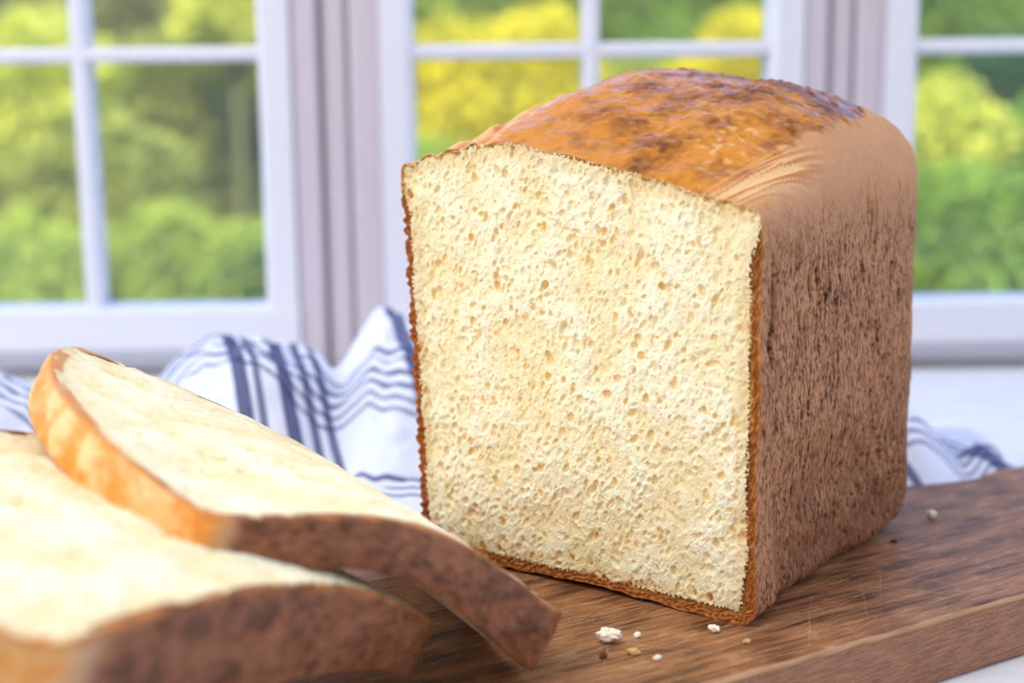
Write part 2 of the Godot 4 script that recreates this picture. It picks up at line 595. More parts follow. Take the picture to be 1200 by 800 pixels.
# ---------------------------------------------------------------- the white plank table
func build_table() -> void:
	var m := mat(Color.WHITE, 0.45)
	var nt := NoiseTexture2D.new()
	nt.width = 512
	nt.height = 512
	nt.seamless = true
	nt.noise = noise(3, 0.012, 4)
	var ramp := Gradient.new()
	ramp.set_color(0, srgb(214, 218, 226))
	ramp.set_color(1, srgb(232, 234, 240))
	nt.color_ramp = ramp
	m.albedo_texture = nt
	m.uv1_triplanar = true
	m.uv1_scale = Vector3(1.5, 8, 8)
	var t := thing("plank_table", "white painted plank table under the cutting board and towel", "table", Vector3(0, -0.02, 0))
	var z := -0.8565
	var edges := [-0.8565, -0.7215, -0.608, -0.495, -0.382, -0.269, -0.156, -0.043, 0.07]
	for k in edges.size() - 1:
		obj("plank", box(Vector3(-0.75, -0.022, edges[k] + 0.0008), Vector3(0.75, 0, edges[k + 1] - 0.0008), 0.0014), m, t)
	for x in [-0.66, 0.66]:
		for zz in [-0.79, 0.0]:
			obj("leg", box(Vector3(x - 0.03, -0.75, zz - 0.03), Vector3(x + 0.03, -0.0225, zz + 0.03), 0.003), m, t)
	obj("apron", box(Vector3(-0.63, -0.10, -0.80), Vector3(0.63, -0.0225, -0.78), 0.002), m, t)
	obj("apron", box(Vector3(-0.63, -0.10, -0.01), Vector3(0.63, -0.0225, 0.01), 0.002), m, t)


# ---------------------------------------------------------------- the wooden board: s runs along its front edge, w towards its back
const BS := Vector3(0.855, 0, -0.5186)
const BW := Vector3(-0.5186, 0, -0.855)
const B0 := Vector3(0.0529, 0, -0.3425)


func build_board() -> void:
	var t := thing("cutting_board", "worn dark brown wooden cutting board under the bread loaf, with pale rubbed edges", "cutting board")
	# outline: body, concave shoulder at the back, narrower grip to the right
	var cv := Curve2D.new()
	cv.bake_interval = 0.004
	var s0 := -0.36
	var pts := [[s0 + 0.02, 0.0, 0.0, 0], [0.155, 0.0, 0.05, 0], [0.33, 0.012, 0.03, 0.008]]
	var out := PackedVector2Array()
	# front edge
	for k in 60: out.append(Vector2(lerpf(s0 + 0.02, 0.17, k / 60.0), 0))
	for k in 30:
		var f := k / 30.0
		out.append(Vector2(lerpf(0.17, 0.25, f), 0.016 * sm(0, 1, f)))
	for k in 20: out.append(Vector2(lerpf(0.25, 0.36, k / 20.0), 0.016))
	for k in 16:
		var an := -PI / 2 + PI * k / 16.0
		out.append(Vector2(0.36 + 0.040 * cos(an), 0.056 + 0.040 * sin(an)))
	# back edge of the grip, then the concave shoulder and the back of the body
	var back := [[0.36, 0.096], [0.30, 0.0985], [0.27, 0.0995], [0.2469, 0.0998], [0.2248, 0.1012], [0.21, 0.0977], [0.1856, 0.1030], [0.176, 0.107], [0.160, 0.118], [0.148, 0.135], [0.142, 0.155], [0.135, 0.178], [0.118, 0.192], [0.09, 0.197]]
	var bc := Curve2D.new()
	for k in back.size():
		var p := Vector2(back[k][0], back[k][1])
		var tan2 := Vector2.ZERO
		if k > 0 and k < back.size() - 1:
			tan2 = (Vector2(back[k + 1][0], back[k + 1][1]) - Vector2(back[k - 1][0], back[k - 1][1])) * 0.16
		bc.add_point(p, -tan2, tan2)
	bc.bake_interval = 0.004
	out.append_array(bc.get_baked_points())
	for k in 50: out.append(Vector2(lerpf(0.085, s0 + 0.02, k / 49.0), 0.197))
	for k in range(1, 12):
		var f := k / 12.0
		out.append(Vector2(s0 + 0.02 - 0.02 * sin(PI * f) * 1.0, lerpf(0.197, 0.0, f)))
	var n := out.size()
	# rings: top inset, edge, lower edge, bottom inset
	var inw := PackedVector2Array()
	for k in n:
		var e := (out[(k + 1) % n] - out[(k - 1 + n) % n]).normalized()
		inw.append(Vector2(-e.y, e.x))
	var at := func(q: Vector2, y: float) -> Vector3: return B0 + BS * q.x + BW * q.y + Vector3(0, y, 0)
	var nz := noise(41, 60.0, 2)
	var ring_at := func(ins: float, y: float) -> PackedVector3Array:
		var res := PackedVector3Array()
		for k in n + 1:
			var q: Vector2 = out[k % n]
			var wob := 1.0 + 0.45 * nz.get_noise_2d(q.x * 3.0, q.y * 3.0)
			res.append(at.call(q + inw[k % n] * ins * wob, y))
		return res
	var TH := 0.020
	var uvs := PackedVector2Array()
	# top face
	var st := begin()
	var rim: PackedVector3Array = ring_at.call(0.0011, 0.0)
	var poly := PackedVector2Array()
	for k in n: poly.append(out[k] + inw[k] * 0.0011)
	var tr := Geometry2D.triangulate_polygon(poly)
	st.set_smooth_group(-1)
	var tv := PackedVector3Array()
	var tn := PackedVector3Array()
	var tu := PackedVector2Array()
	for k in n:
		tv.append(rim[k])
		tn.append(Vector3.UP)
		tu.append(Vector2((poly[k].x + 0.38) / 0.8, poly[k].y / 0.22))
	var ti := PackedInt32Array()
	for k in range(0, tr.size(), 3):
		var a := tr[k]
		var b := tr[k + 1]
		var c := tr[k + 2]
		if (tv[b] - tv[a]).cross(tv[c] - tv[a]).y > 0: ti.append_array([a, c, b])
		else: ti.append_array([a, b, c])
	var arr := []
	arr.resize(Mesh.ARRAY_MAX)
	arr[Mesh.ARRAY_VERTEX] = tv
	arr[Mesh.ARRAY_NORMAL] = tn
	arr[Mesh.ARRAY_TEX_UV] = tu
	arr[Mesh.ARRAY_INDEX] = ti
	var top_mesh := ArrayMesh.new()
	top_mesh.add_surface_from_arrays(Mesh.PRIMITIVE_TRIANGLES, arr)
	# wood of the top: grain along s, pale scuffs, knife scratches
	var W := 1800
	var Hh := 620
	var buf := PackedByteArray()
	buf.resize(W * Hh * 3)
	var hb := PackedByteArray()
	hb.resize(W * Hh)
	var n1 := noise(11, 1.0, 3)
	var n2 := noise(12, 1.0, 2)
	var n3 := noise(13, 1.0, 3)
	var dark := lin(82, 48, 26)
	var base := lin(164, 112, 72)
	var pale := lin(200, 168, 134)
	var scr := PackedFloat32Array()
	scr.resize(W * Hh)
	scr.fill(0.0)
	var r := RandomNumberGenerator.new()
	r.seed = 8
	for k in 3200:
		var x := r.randf() * W
		var y := r.randf() * Hh
		var an := r.randfn(0.05, 0.22) if r.randf() < 0.8 else r.randf_range(0, PI)
		var len := r.randf_range(15, 150)
		var w := r.randf_range(0.15, 0.75) * (1.0 if r.randf() < 0.93 else 1.6)
		var dx := cos(an)
		var dy := sin(an)
		for q in int(len):
			var f := sin(PI * q / len)
			var px := int(x + dx * q)
			var py := int(y + dy * q)
			if px >= 0 and px < W and py >= 0 and py < Hh:
				scr[py * W + px] = maxf(scr[py * W + px], w * f)
	for j in Hh:
		var wv := (j + 0.5) / Hh * 0.22
		for i in W:
			var sv := (i + 0.5) / W * 0.8
			var g := n1.get_noise_2d(sv * 7.0, wv * 380.0) * 0.6 + n1.get_noise_2d(sv * 34.0 + 9.0, wv * 1900.0) * 0.5
			var blot := n2.get_noise_2d(sv * 30.0, wv * 60.0)
			var c := base.lerp(dark, clampf(0.42 + g * 0.75 - blot * 0.45, 0, 1))
			var scuff := clampf(n3.get_noise_2d(sv * 90.0 + 50.0, wv * 260.0) * 1.6 - 0.35 + blot * 0.5, 0, 1)
			var s := scr[j * W + i]
			var edge := 1.0 - sm(0.0004, 0.0022 + 0.0016 * blot + 0.0012 * g, wv)
			var mixp := clampf(scuff * 0.3 + s * 0.6 + edge * 0.6, 0, 0.9)
			c = c.lerp(pale, mixp).linear_to_srgb()
			var o := (j * W + i) * 3
			buf[o] = int(clampf(c.r * 255, 0, 255)); buf[o + 1] = int(clampf(c.g * 255, 0, 255)); buf[o + 2] = int(clampf(c.b * 255, 0, 255))
			hb[j * W + i] = int(clampf(140 + g * 50 - s * 80, 0, 255))
	var im := Image.create_from_data(W, Hh, false, Image.FORMAT_RGB8, buf)
	var hm := Image.create_from_data(W, Hh, false, Image.FORMAT_L8, hb)
	var wm := mat(Color.WHITE, 0.5, 0.45)
	wm.albedo_texture = ImageTexture.create_from_image(im)
	wm.heightmap_enabled = true
	wm.heightmap_texture = ImageTexture.create_from_image(hm)
	wm.heightmap_scale = 0.035
	wm.texture_repeat = false
	obj("board_face", top_mesh, wm, t)
	# worn arris
	var arris := painted(0.65, 0.3)
	var rows: Array[PackedVector3Array] = [ring_at.call(0.0011, 0.0), ring_at.call(0.0006, -0.0002), ring_at.call(0.0002, -0.0006), ring_at.call(0.0, -0.0013)]
	var pv := PackedVector3Array()
	var pc := PackedColorArray()
	var na := noise(42, 90.0, 3)
	for j in rows.size():
		for k in n + 1:
			pv.append(rows[j][k])
			var f := 0.5 + 0.8 * na.get_noise_3dv(rows[j][k] * 4.0)
			pc.append(lin(136, 90, 58).lerp(lin(196, 160, 124), clampf(f + (0.15 if j < 3 else -0.4), 0, 1)))
	obj("worn_edge", grid(n + 1, rows.size(), pv, pc, PackedVector2Array(), true, false), arris, t)
	# side: long grain
	rows = [ring_at.call(0.0, -0.0013), ring_at.call(0.0, -0.008), ring_at.call(0.0, -0.014), ring_at.call(0.0, -TH + 0.0015), ring_at.call(0.0012, -TH)]
	pv = PackedVector3Array()
	var pu := PackedVector2Array()
	var run := 0.0
	var runs := PackedFloat32Array()
	for k in n + 1:
		if k > 0: run += out[k % n].distance_to(out[k - 1])
		runs.append(run)
	for j in rows.size():
		for k in n + 1:
			pv.append(rows[j][k])
			pu.append(Vector2(runs[k] / 0.16, -rows[j][k].y / 0.02))
	var SW := 900
	var SH := 128
	var sb := PackedByteArray()
	sb.resize(SW * SH * 3)
	for j in SH:
		for i in SW:
			var g := n1.get_noise_2d(i * 0.012, j * 0.16 + i * 0.010) * 0.7 + n1.get_noise_2d(i * 0.06, j * 0.9 + i * 0.05) * 0.5
			var c := lin(176, 122, 86).lerp(lin(116, 72, 46), clampf(0.4 + g * 0.8, 0, 1)).linear_to_srgb()
			var o := (j * SW + i) * 3
			sb[o] = int(c.r * 255); sb[o + 1] = int(c.g * 255); sb[o + 2] = int(c.b * 255)
	var sm2 := mat(Color.WHITE, 0.45, 0.5)
	sm2.albedo_texture = ImageTexture.create_from_image(Image.create_from_data(SW, SH, false, Image.FORMAT_RGB8, sb))
	obj("board_side", grid(n + 1, rows.size(), pv, PackedColorArray(), pu, true, false), sm2, t)
	# underside
	var bv: PackedVector3Array = ring_at.call(0.0012, -TH)
	st = begin()
	st.set_smooth_group(-1)
	for k in range(0, tr.size(), 3):
		tri(st, bv[tr[k]], bv[tr[k + 1]], bv[tr[k + 2]], Vector3.DOWN)
	obj("underside", done(st), mat(srgb(120, 80, 52), 0.7), t)


# ---------------------------------------------------------------- the loaf: u to the left along the cut, t to the back, h up
const LO := Vector3(0.0686, 0, -0.3792)
const LU := Vector3(-0.804, 0, -0.5946)
const LT := Vector3(0.5946, 0, -0.804)
const LL := 0.134
const LW := 0.1295
const FU := [0.0, 0.004, 0.017, 0.036, 0.054, 0.069, 0.0845, 0.098, 0.111, 0.1295]
const FH := [0.1195, 0.1205, 0.1225, 0.1276, 0.1308, 0.134, 0.1368, 0.1358, 0.1334, 0.1290]


func interp(x: float, xs: Array, ys: Array) -> float:
	if x <= xs[0]: return ys[0]
	for k in range(1, xs.size()):
		if x <= xs[k]:
			return lerpf(ys[k - 1], ys[k], (x - xs[k - 1]) / (xs[k] - xs[k - 1]))
	return ys[xs.size() - 1]


func loaf_top(u: float, t: float) -> float:
	var hf := 0.0
	for q in [-0.004, 0.0, 0.004]: hf += interp(u + q, FU, FH) / 3.0
	var x := (u - 0.050) / (0.066 if u < 0.05 else 0.088)
	var amp := 0.0250 * maxf(0.0, 1.0 - pow(absf(x), 2.4))
	var g := sin(clampf(t / 0.085, 0, 1) * PI / 2)
	if t > 0.085: g = 1.0 - pow((t - 0.085) / 0.055, 2) * 0.5
	return hf + amp * g + 0.006 * clampf(t / 0.06, 0, 1) * clampf(1.0 - u / 0.05, 0, 1)


# point of the loaf's skin: ring position q (unit square), depth t, end rounding already in ins
func loaf_point(q: Vector2, t: float, ins: float) -> Vector3:
	var b := q.y
	var lw := lerpf(0.1225, LW, clampf(b, 0, 1))
	var u := lerpf(ins, lw - ins, q.x)
	var h := loaf_top(clampf(u, 0, LW), t)
	var f := minf(1.0, t / 0.03)
	var d := clampf((0.016 - (u - ins)) / 0.016, 0, 1)
	h -= 0.011 * (1.0 - sqrt(1.0 - d * d * 0.98)) * f
	d = clampf((0.016 - (lw - ins - u)) / 0.016, 0, 1)
	h -= 0.008 * (1.0 - sqrt(1.0 - d * d * 0.98)) * f
	h -= ins * 0.9
	var y := b * h
	# the bottom lifts towards the back
	var e := clampf((t - 0.088) / 0.040, 0, 1)
	y += 0.012 * e * e * (1.0 - clampf(b * 4.0, 0, 1))
	# a dent low on the right side, behind the cut edge
	var de := sm(0.012, 0.024, t + y * 0.18) * (1.0 - sm(0.06, 0.10, t)) * (1.0 - sm(0.028, 0.055, y)) * (1.0 - sm(0.0, 0.1, q.x))
	u += 0.0036 * de
	y += 0.0018 * pow(sin(PI * clampf(q.x, 0, 1)), 2) * (1.0 - clampf(b * 12.0, 0, 1))
	return Vector3(u, y, t)


func build_loaf() -> void:
	var o := thing("bread_loaf", "tall golden brown loaf of bread, cut open to its pale crumb, standing on the board", "bread", LO)
	o.basis = Basis(LU, Vector3.UP, LT)   # children: x = u, y = h, z = t
	var N := 1000
	var M := 262
	var RB := 0.05
	var RT := 0.035
	var R := 0.024
	var fine := noise(21, 1.0, 2)
	var broad := noise(22, 1.0, 3)
	var fib := noise(23, 1.0, 2)
	var cell := noise(24, 1.0, 1)
	# long pits in the side wall, on the grid
	var pit := PackedFloat32Array()
	pit.resize(N * M)
	pit.fill(0.0)
	var r := RandomNumberGenerator.new()
	r.seed = 31
	var stamp := func(ci: float, cj: float, ra: float, rb: float, dep: float, slant: float) -> void:
		for i in range(int(ci - ra) - 1, int(ci + ra) + 2):
			if i < 0 or i >= N: continue
			var a := (i - ci) / ra
			var mid := cj + slant * (i - ci)
			for j in range(int(mid - rb) - 1, int(mid + rb) + 2):
				if j < 2 or j >= M - 4: continue
				var b := (j - mid) / rb
				var q := a * a + b * b
				if q < 1.0: pit[i + j * N] = maxf(pit[i + j * N], dep * (1.0 - q))
	for k in 900:
		stamp.call(r.randf_range(120, 400), r.randf_range(4, 225), r.randf_range(4, 14), r.randf_range(0.6, 0.95), r.randf_range(0.0002, 0.0006), r.randf_range(-0.12, 0.05))
	for k in 85:
		stamp.call(r.randf_range(150, 385), r.randf_range(10, 215), r.randf_range(7, 16), r.randf_range(1.1, 1.9), r.randf_range(0.0009, 0.0017), r.randf_range(-0.15, 0.02))
	for k in 260:
		stamp.call(r.randf_range(60, 190), r.randf_range(35, 215), r.randf_range(1.2, 3.2), r.randf_range(1.0, 2.0), r.randf_range(0.0005, 0.0012), 0.0)
	stamp.call(316.0, 14.0, 25.0, 2.6, 0.0042, 0.03)
	stamp.call(291.0, 13.0, 13.0, 2.3, 0.0036, -0.12)
	stamp.call(326.0, 62.0, 12.0, 2.6, 0.0042, -0.03)
	stamp.call(308.0, 74.0, 12.0, 1.4, 0.0014, -0.1)
	stamp.call(338.0, 42.0, 9.0, 1.6, 0.0012, -0.05)
	for k in 34: stamp.call(r.randf_range(352, 384), r.randf_range(70, 210), r.randf_range(2, 5), r.randf_range(0.8, 1.6), r.randf_range(0.0006, 0.0012), r.randf_range(-0.3, 0.3))
	# blisters on the glaze
	var blis := PackedFloat32Array()
	blis.resize(N * M)
	blis.fill(0.0)
	for k in 260:
		var ci := r.randf_range(388, 560)
		var cj := r.randf_range(25, 215)
		var ra := r.randf_range(1.2, 4.0)
		for i in range(int(ci - ra) - 1, int(ci + ra) + 2):
			for j in range(int(cj - ra) - 1, int(cj + ra) + 2):
				var q := (Vector2(i - ci, j - cj) / ra).length_squared()
				if q < 1.0 and j < M: blis[i + j * N] = maxf(blis[i + j * N], 0.00017 * ra * (1.0 - q))
	var pts := PackedVector3Array()
	var cols := PackedColorArray()
	var uvs := PackedVector2Array()
	pts.resize(N * M)
	cols.resize(N * M)
	uvs.resize(N * M)
	var rough := PackedByteArray()
	rough.resize(N * M)
	var side_c := lin(194, 138, 94)
	var side_d := lin(86, 44, 18)
	var tan_c := lin(208, 156, 108)
	var glaze := lin(208, 134, 36)
	var glaze_d := lin(112, 56, 12)
	var shred := lin(238, 196, 142)
	var foot := lin(120, 74, 44)
	var rq := PackedVector2Array()
	var rn := PackedVector2Array()
	for i in N:
		rq.append(ring(i / float(N - 1), RB, RT))
	for i in N:
		var e := rq[(i + 1) % (N - 1)] - rq[(i - 1 + N - 1) % (N - 1)]
		rn.append(Vector2(e.y, -e.x).normalized())
	for j in M:
		var tt := LL * j / (M - 1.0)
		var ph := clampf((tt - (LL - R)) / R, 0, 1)
		var ins := R - R * sqrt(maxf(0.0, 1.0 - ph * ph))
		for i in N:
			var q := rq[i]
			var p := loaf_point(q, tt, ins)
			var on_top := sm(0.90, 0.985, q.y)
			var right := 1.0 - sm(0.02, 0.06, q.x)
			# relief
			var d := 0.0
			var wob := broad.get_noise_3d(p.x * 40.0, p.y * 40.0, tt * 40.0)
			d += 0.0011 * wob
			var f1 := fib.get_noise_2d(tt * 1500.0 + p.x * 300.0, p.y * 130.0)
			var f2 := fib.get_noise_2d(tt * 2800.0 + p.x * 300.0, p.y * 420.0 + 40.0)
			var wall := 1.0 - on_top
			d += wall * (0.00010 * f1 + 0.00009 * f2)
			d -= pit[i + j * N] * (1.0 - 0.8 * on_top)
			d += blis[i + j * N]
			var fl := fine.get_noise_3d(p.x * 500.0, p.y * 500.0, tt * 500.0)
			d += 0.00008 * fl
			if q.x > 0.9: d += 0.0009 * cell.get_noise_2d(p.y * 330.0, tt * 330.0) * (1.0 - sm(0.004, 0.012, tt)) * wall
			# glaze region on the dome
			var gb := 0.0125 + 0.0030 * broad.get_noise_2d(tt * 120.0, 7.0) - 0.004 * sm(0.02, 0.06, tt) * (1.0 - sm(0.08, 0.11, tt))
			if tt > 0.095: gb += (tt - 0.095) * 0.9
			var gl := 0.094 + 0.08 * tt + 0.003 * broad.get_noise_2d(tt * 160.0, 77.0)
			var inside := sm(gb - 0.0012, gb + 0.0012, p.x) * (1.0 - sm(gl - 0.002, gl + 0.003, p.x)) * (1.0 - sm(0.110, 0.114, tt + 0.004 * wob)) * on_top
			# stretched, torn band along the right shoulder near the cut
			var band := exp(-pow((p.x - (0.0125 - 0.20 * tt)) / 0.0052, 2)) * (1.0 - sm(0.025, 0.052, tt)) * sm(0.93, 0.975, q.y) * sm(0.0, 0.0035, p.x)
			var str := cell.get_noise_2d((p.x + 0.23 * tt) * 620.0 + 0.4 * wob, tt * 24.0)
			d += band * 0.0005 * str
			# left flank folds
			var flank := sm(gl - 0.002, gl + 0.004, p.x) * on_top
			var fold := sin((p.x - 0.35 * tt) * 700.0 + 3.0 * wob)
			d += flank * 0.0007 * fold
			# colour of the baked skin, with shade in the pits painted darker
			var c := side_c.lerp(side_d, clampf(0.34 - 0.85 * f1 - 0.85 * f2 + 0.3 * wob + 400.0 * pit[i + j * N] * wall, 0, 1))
			var low := 1.0 - sm(0.0, 0.055, p.y + 0.03 * wob)
			c = c.lerp(foot, low * 0.65 * sm(0.01, 0.03, tt))
			c = c.lerp(tan_c.lerp(side_c, clampf(0.35 + 0.5 * f1, 0, 1)), sm(0.100, 0.128, p.y + 0.006 * wob) * 0.95)
			var g2 := broad.get_noise_3d(p.x * 58.0 + 9.0, 3.0, tt * 58.0)
			var g3 := fine.get_noise_3d(p.x * 300.0, 1.0, tt * 300.0)
			var gc := glaze.lerp(glaze_d, clampf(0.28 + 0.8 * g2 + 0.35 * g3 + 0.6 * sm(0.03, 0.09, tt) - 0.45 * sm(0.06, 0.09, p.x), 0, 1))
			c = c.lerp(gc, inside)
			c = c.lerp(shred.lerp(lin(190, 112, 52), clampf(0.35 + 1.2 * str, 0, 1)), clampf(band * 1.0, 0, 0.85))
			c = c.lerp(shred.lerp(lin(206, 128, 66), clampf(0.4 - 0.5 * fold + 0.5 * g2, 0, 1)), flank * 0.9)
			# pale ridge where glaze and flank meet, and a floury patch
			c = c.lerp(shred, exp(-pow((p.x - gl) / 0.0016, 2)) * on_top * 0.7 * clampf(0.7 + g2, 0, 1))
			var patch := clampf(1.6 * broad.get_noise_2d(p.x * 130.0 + 3.0, tt * 160.0 + 12.0) - 0.35, 0, 1) * exp(-pow((p.x - 0.024) / 0.008, 2) - pow((tt - 0.026) / 0.016, 2))
			c = c.lerp(shred, clampf(patch * 1.2, 0, 0.5))
			pts[i + j * N] = p - Vector3(rn[i].x, rn[i].y, 0) * d
			cols[i + j * N] = c
			uvs[i + j * N] = Vector2((i + 0.5) / N, (j + 0.5) / M)
			rough[i + j * N] = int(255.0 * clampf(lerpf(0.62, 0.30 + 0.12 * g3, inside), 0, 1))
	var cm := painted(1.0, 0.42)
	cm.roughness_texture = ImageTexture.create_from_image(Image.create_from_data(N, M, false, Image.FORMAT_L8, rough))
	cm.roughness_texture_channel = BaseMaterial3D.TEXTURE_CHANNEL_RED
	obj("crust", grid(N, M, pts, cols, uvs, true, false), cm, o)
	# rounded back end
	var K := 12
	var ep := PackedVector3Array()
	var ec := PackedColorArray()
	var mid := Vector3(0.062, 0.06, LL)
	for j in K + 1:
		for i in N:
			ep.append((pts[i + (M - 1) * N] as Vector3).lerp(mid, j / float(K)) + Vector3(0, 0, 0.002 * sin(PI / 2 * j / K)))
			ec.append(cols[i + (M - 1) * N].lerp(side_c, minf(1, j / 3.0)))
	obj("crust_end", grid(N, K + 1, ep, ec, PackedVector2Array(), true, false), cm, o)
	# the cut rim of the crust, torn and rough, 4 to 6 mm wide
	K = 22
	ep = PackedVector3Array()
	ec = PackedColorArray()
	var cenr := Vector3(0.064, 0.066, 0)
	for j in K + 1:
		var f := j / float(K)
		for i in N:
			var q := rq[i]
			var p: Vector3 = pts[i]
			var wdt := 0.0034 if q.x > 0.5 else 0.0048
			if q.y < 0.2: wdt = lerpf(0.0072, 0.0042, q.y / 0.2)
			if q.x > 0.9: wdt = maxf(wdt, 0.0050)
			wdt = lerpf(wdt, 0.0022, sm(0.86, 0.97, q.y))
			var inn := Vector3(rn[i].x, rn[i].y, 0)
			var a := cell.get_noise_2d(p.x * 420.0 + f * 3.0, p.y * 420.0 + f * 5.0)
			var b := cell.get_noise_2d(p.x * 1300.0 + f * 9.0, p.y * 1300.0 - f * 7.0)
			var z := (0.0006 * a + 0.0005 * b) * sin(PI * minf(f * 1.3, 1.0)) + 0.0009 * f * f
			ep.append(p + inn * (wdt * f * (1.0 + 0.25 * a * f)) + Vector3(0, 0, z))
			var c := lin(148, 84, 36).lerp(lin(220, 146, 74), clampf(0.3 + f * 0.55 + 0.5 * a + 0.35 * b, 0, 1))
			if q.x > 0.9 and q.y < 0.93: c = c.lerp(lin(176, 92, 36), 0.5)
			c = c.lerp(lin(232, 182, 108), 0.9 * sm(0.9, 0.96, q.y))
			ec.append(c)
	obj("crust_rim", grid(N, K + 1, ep, ec, PackedVector2Array(), true, true), painted(0.75, 0.35), o)
	# the crumb
	var st := 0.00028
	var nx := int(0.134 / st)
	var ny := int(0.142 / st)
	var kp := PackedByteArray()
	kp.resize(nx * ny)
	pts = PackedVector3Array()
	cols = PackedColorArray()
	pts.resize(nx * ny)
	cols.resize(nx * ny)
	var rid := noise(51, 1.0, 2)
	var warm := lin(247, 228, 178)
	var pale := lin(253, 243, 211)
	var tanc := lin(228, 182, 112)
	for j in ny:
		var h := j * st
		for i in nx:
			var u := i * st
			var top := loaf_top(clampf(u, 0, LW), 0.0)
			var lw := lerpf(0.1225, LW, clampf(h / top, 0, 1))
			var uv := Vector2(u / lw, h / top)
			var dist := ring_dist(uv, RB, RT) * 0.125
			var ragged := 0.0006 * cell.get_noise_2d(u * 700.0, h * 700.0)
			var k := i + j * nx
			var edge := 0.0034 if uv.x > 0.5 else 0.0050
			if uv.y < 0.2: edge = lerpf(0.0068, 0.0040, uv.y / 0.2)
			if uv.x > 0.9: edge = maxf(edge, 0.0046)
			edge = lerpf(edge, 0.0021, sm(0.86, 0.97, uv.y))
			kp[k] = 1 if dist < -(edge - 0.0018) + ragged else 0
			if dist > 0.004:
				pts[k] = Vector3(u, h, 0)
				continue
			var rg := 1.0 - absf(rid.get_noise_2d(u * 160.0, h * 110.0)) * 2.0
			var w := rid.get_noise_2d(u * 36.0 + 5.0, h * 36.0)
			var fn := cell.get_noise_2d(u * 2200.0, h * 2000.0)
			var dz := pore(u + 0.0008 * w, h) * (0.85 + 0.3 * w) - 0.0006 * w - 0.00022 * rg - 0.00013 * fn
			pts[k] = Vector3(u, h, -0.0002 + dz)
			var c := warm.lerp(pale, clampf(0.5 + 0.7 * w + 0.25 * rg + 0.25 * fn, 0, 1))
			c = c.lerp(lin(228, 186, 98), 0.85 * bounce_tint(u + 0.0008 * w, h))  # warm bounced light painted into the hollows
			c = c.lerp(tanc, 0.6 * (1.0 - sm(edge, edge + 0.0042, -dist)) * clampf(0.8 + fn, 0.2, 1))
			cols[k] = c
	var bm := painted(0.85, 0.25)
	bm.subsurf_scatter_enabled = true
	bm.subsurf_scatter_strength = 0.3
	obj("crumb", grid(nx, ny, pts, cols, PackedVector2Array(), false, false, kp), bm, o)


# ---------------------------------------------------------------- the slices
func build_slices() -> void:
	# corners of the upper face: near foot, near shoulder, far shoulder, far foot
	var a := [Vector3(0.0142, 0.0183, -0.3434), Vector3(-0.066, 0.0615, -0.2917), Vector3(-0.124, 0.080, -0.400), Vector3(-0.029, 0.0125, -0.443)]
	slice("bread_slice", "thick bread slice lying tilted on top of another slice, golden rounded crust to the left", a, 0.0132, 0.0175, 0.0115, 0.004, 1, 230, 0.19)
	var n: Vector3 = (a[1] - a[0]).cross(a[2] - a[1]).normalized()
	if n.y < 0: n = -n
	var e: Vector3 = (a[1] - a[0]).normalized()
	var p: Vector3 = n.cross(e)
	if p.z > 0: p = -p
	var b0: Vector3 = a[0] - n * 0.0165
	var at := func(x: float, y: float) -> Vector3: return b0 + e * x + p * y
	var b := [at.call(0.026, 0.012), at.call(0.141, -0.044), at.call(0.202, 0.034), at.call(0.091, 0.101)]
	slice("bread_slice", "bread slice lying under the tilted slice, cut off by the left and lower picture edge", b, 0.0255, 0.0160, 0.0128, 0.0, 2, 200, 0.2, 0.8)
	# a third one flat on the board carries the other two
	var c := [Vector3(-0.062, 0.0165, -0.2565), Vector3(-0.165, 0.0165, -0.2365), Vector3(-0.183, 0.0165, -0.352), Vector3(-0.080, 0.0165, -0.366)]
	slice("bread_slice", "lowest bread slice, flat on the board under the other two slices", c, 0.016, 0.016, 0.0, 0.0, 3, 170)


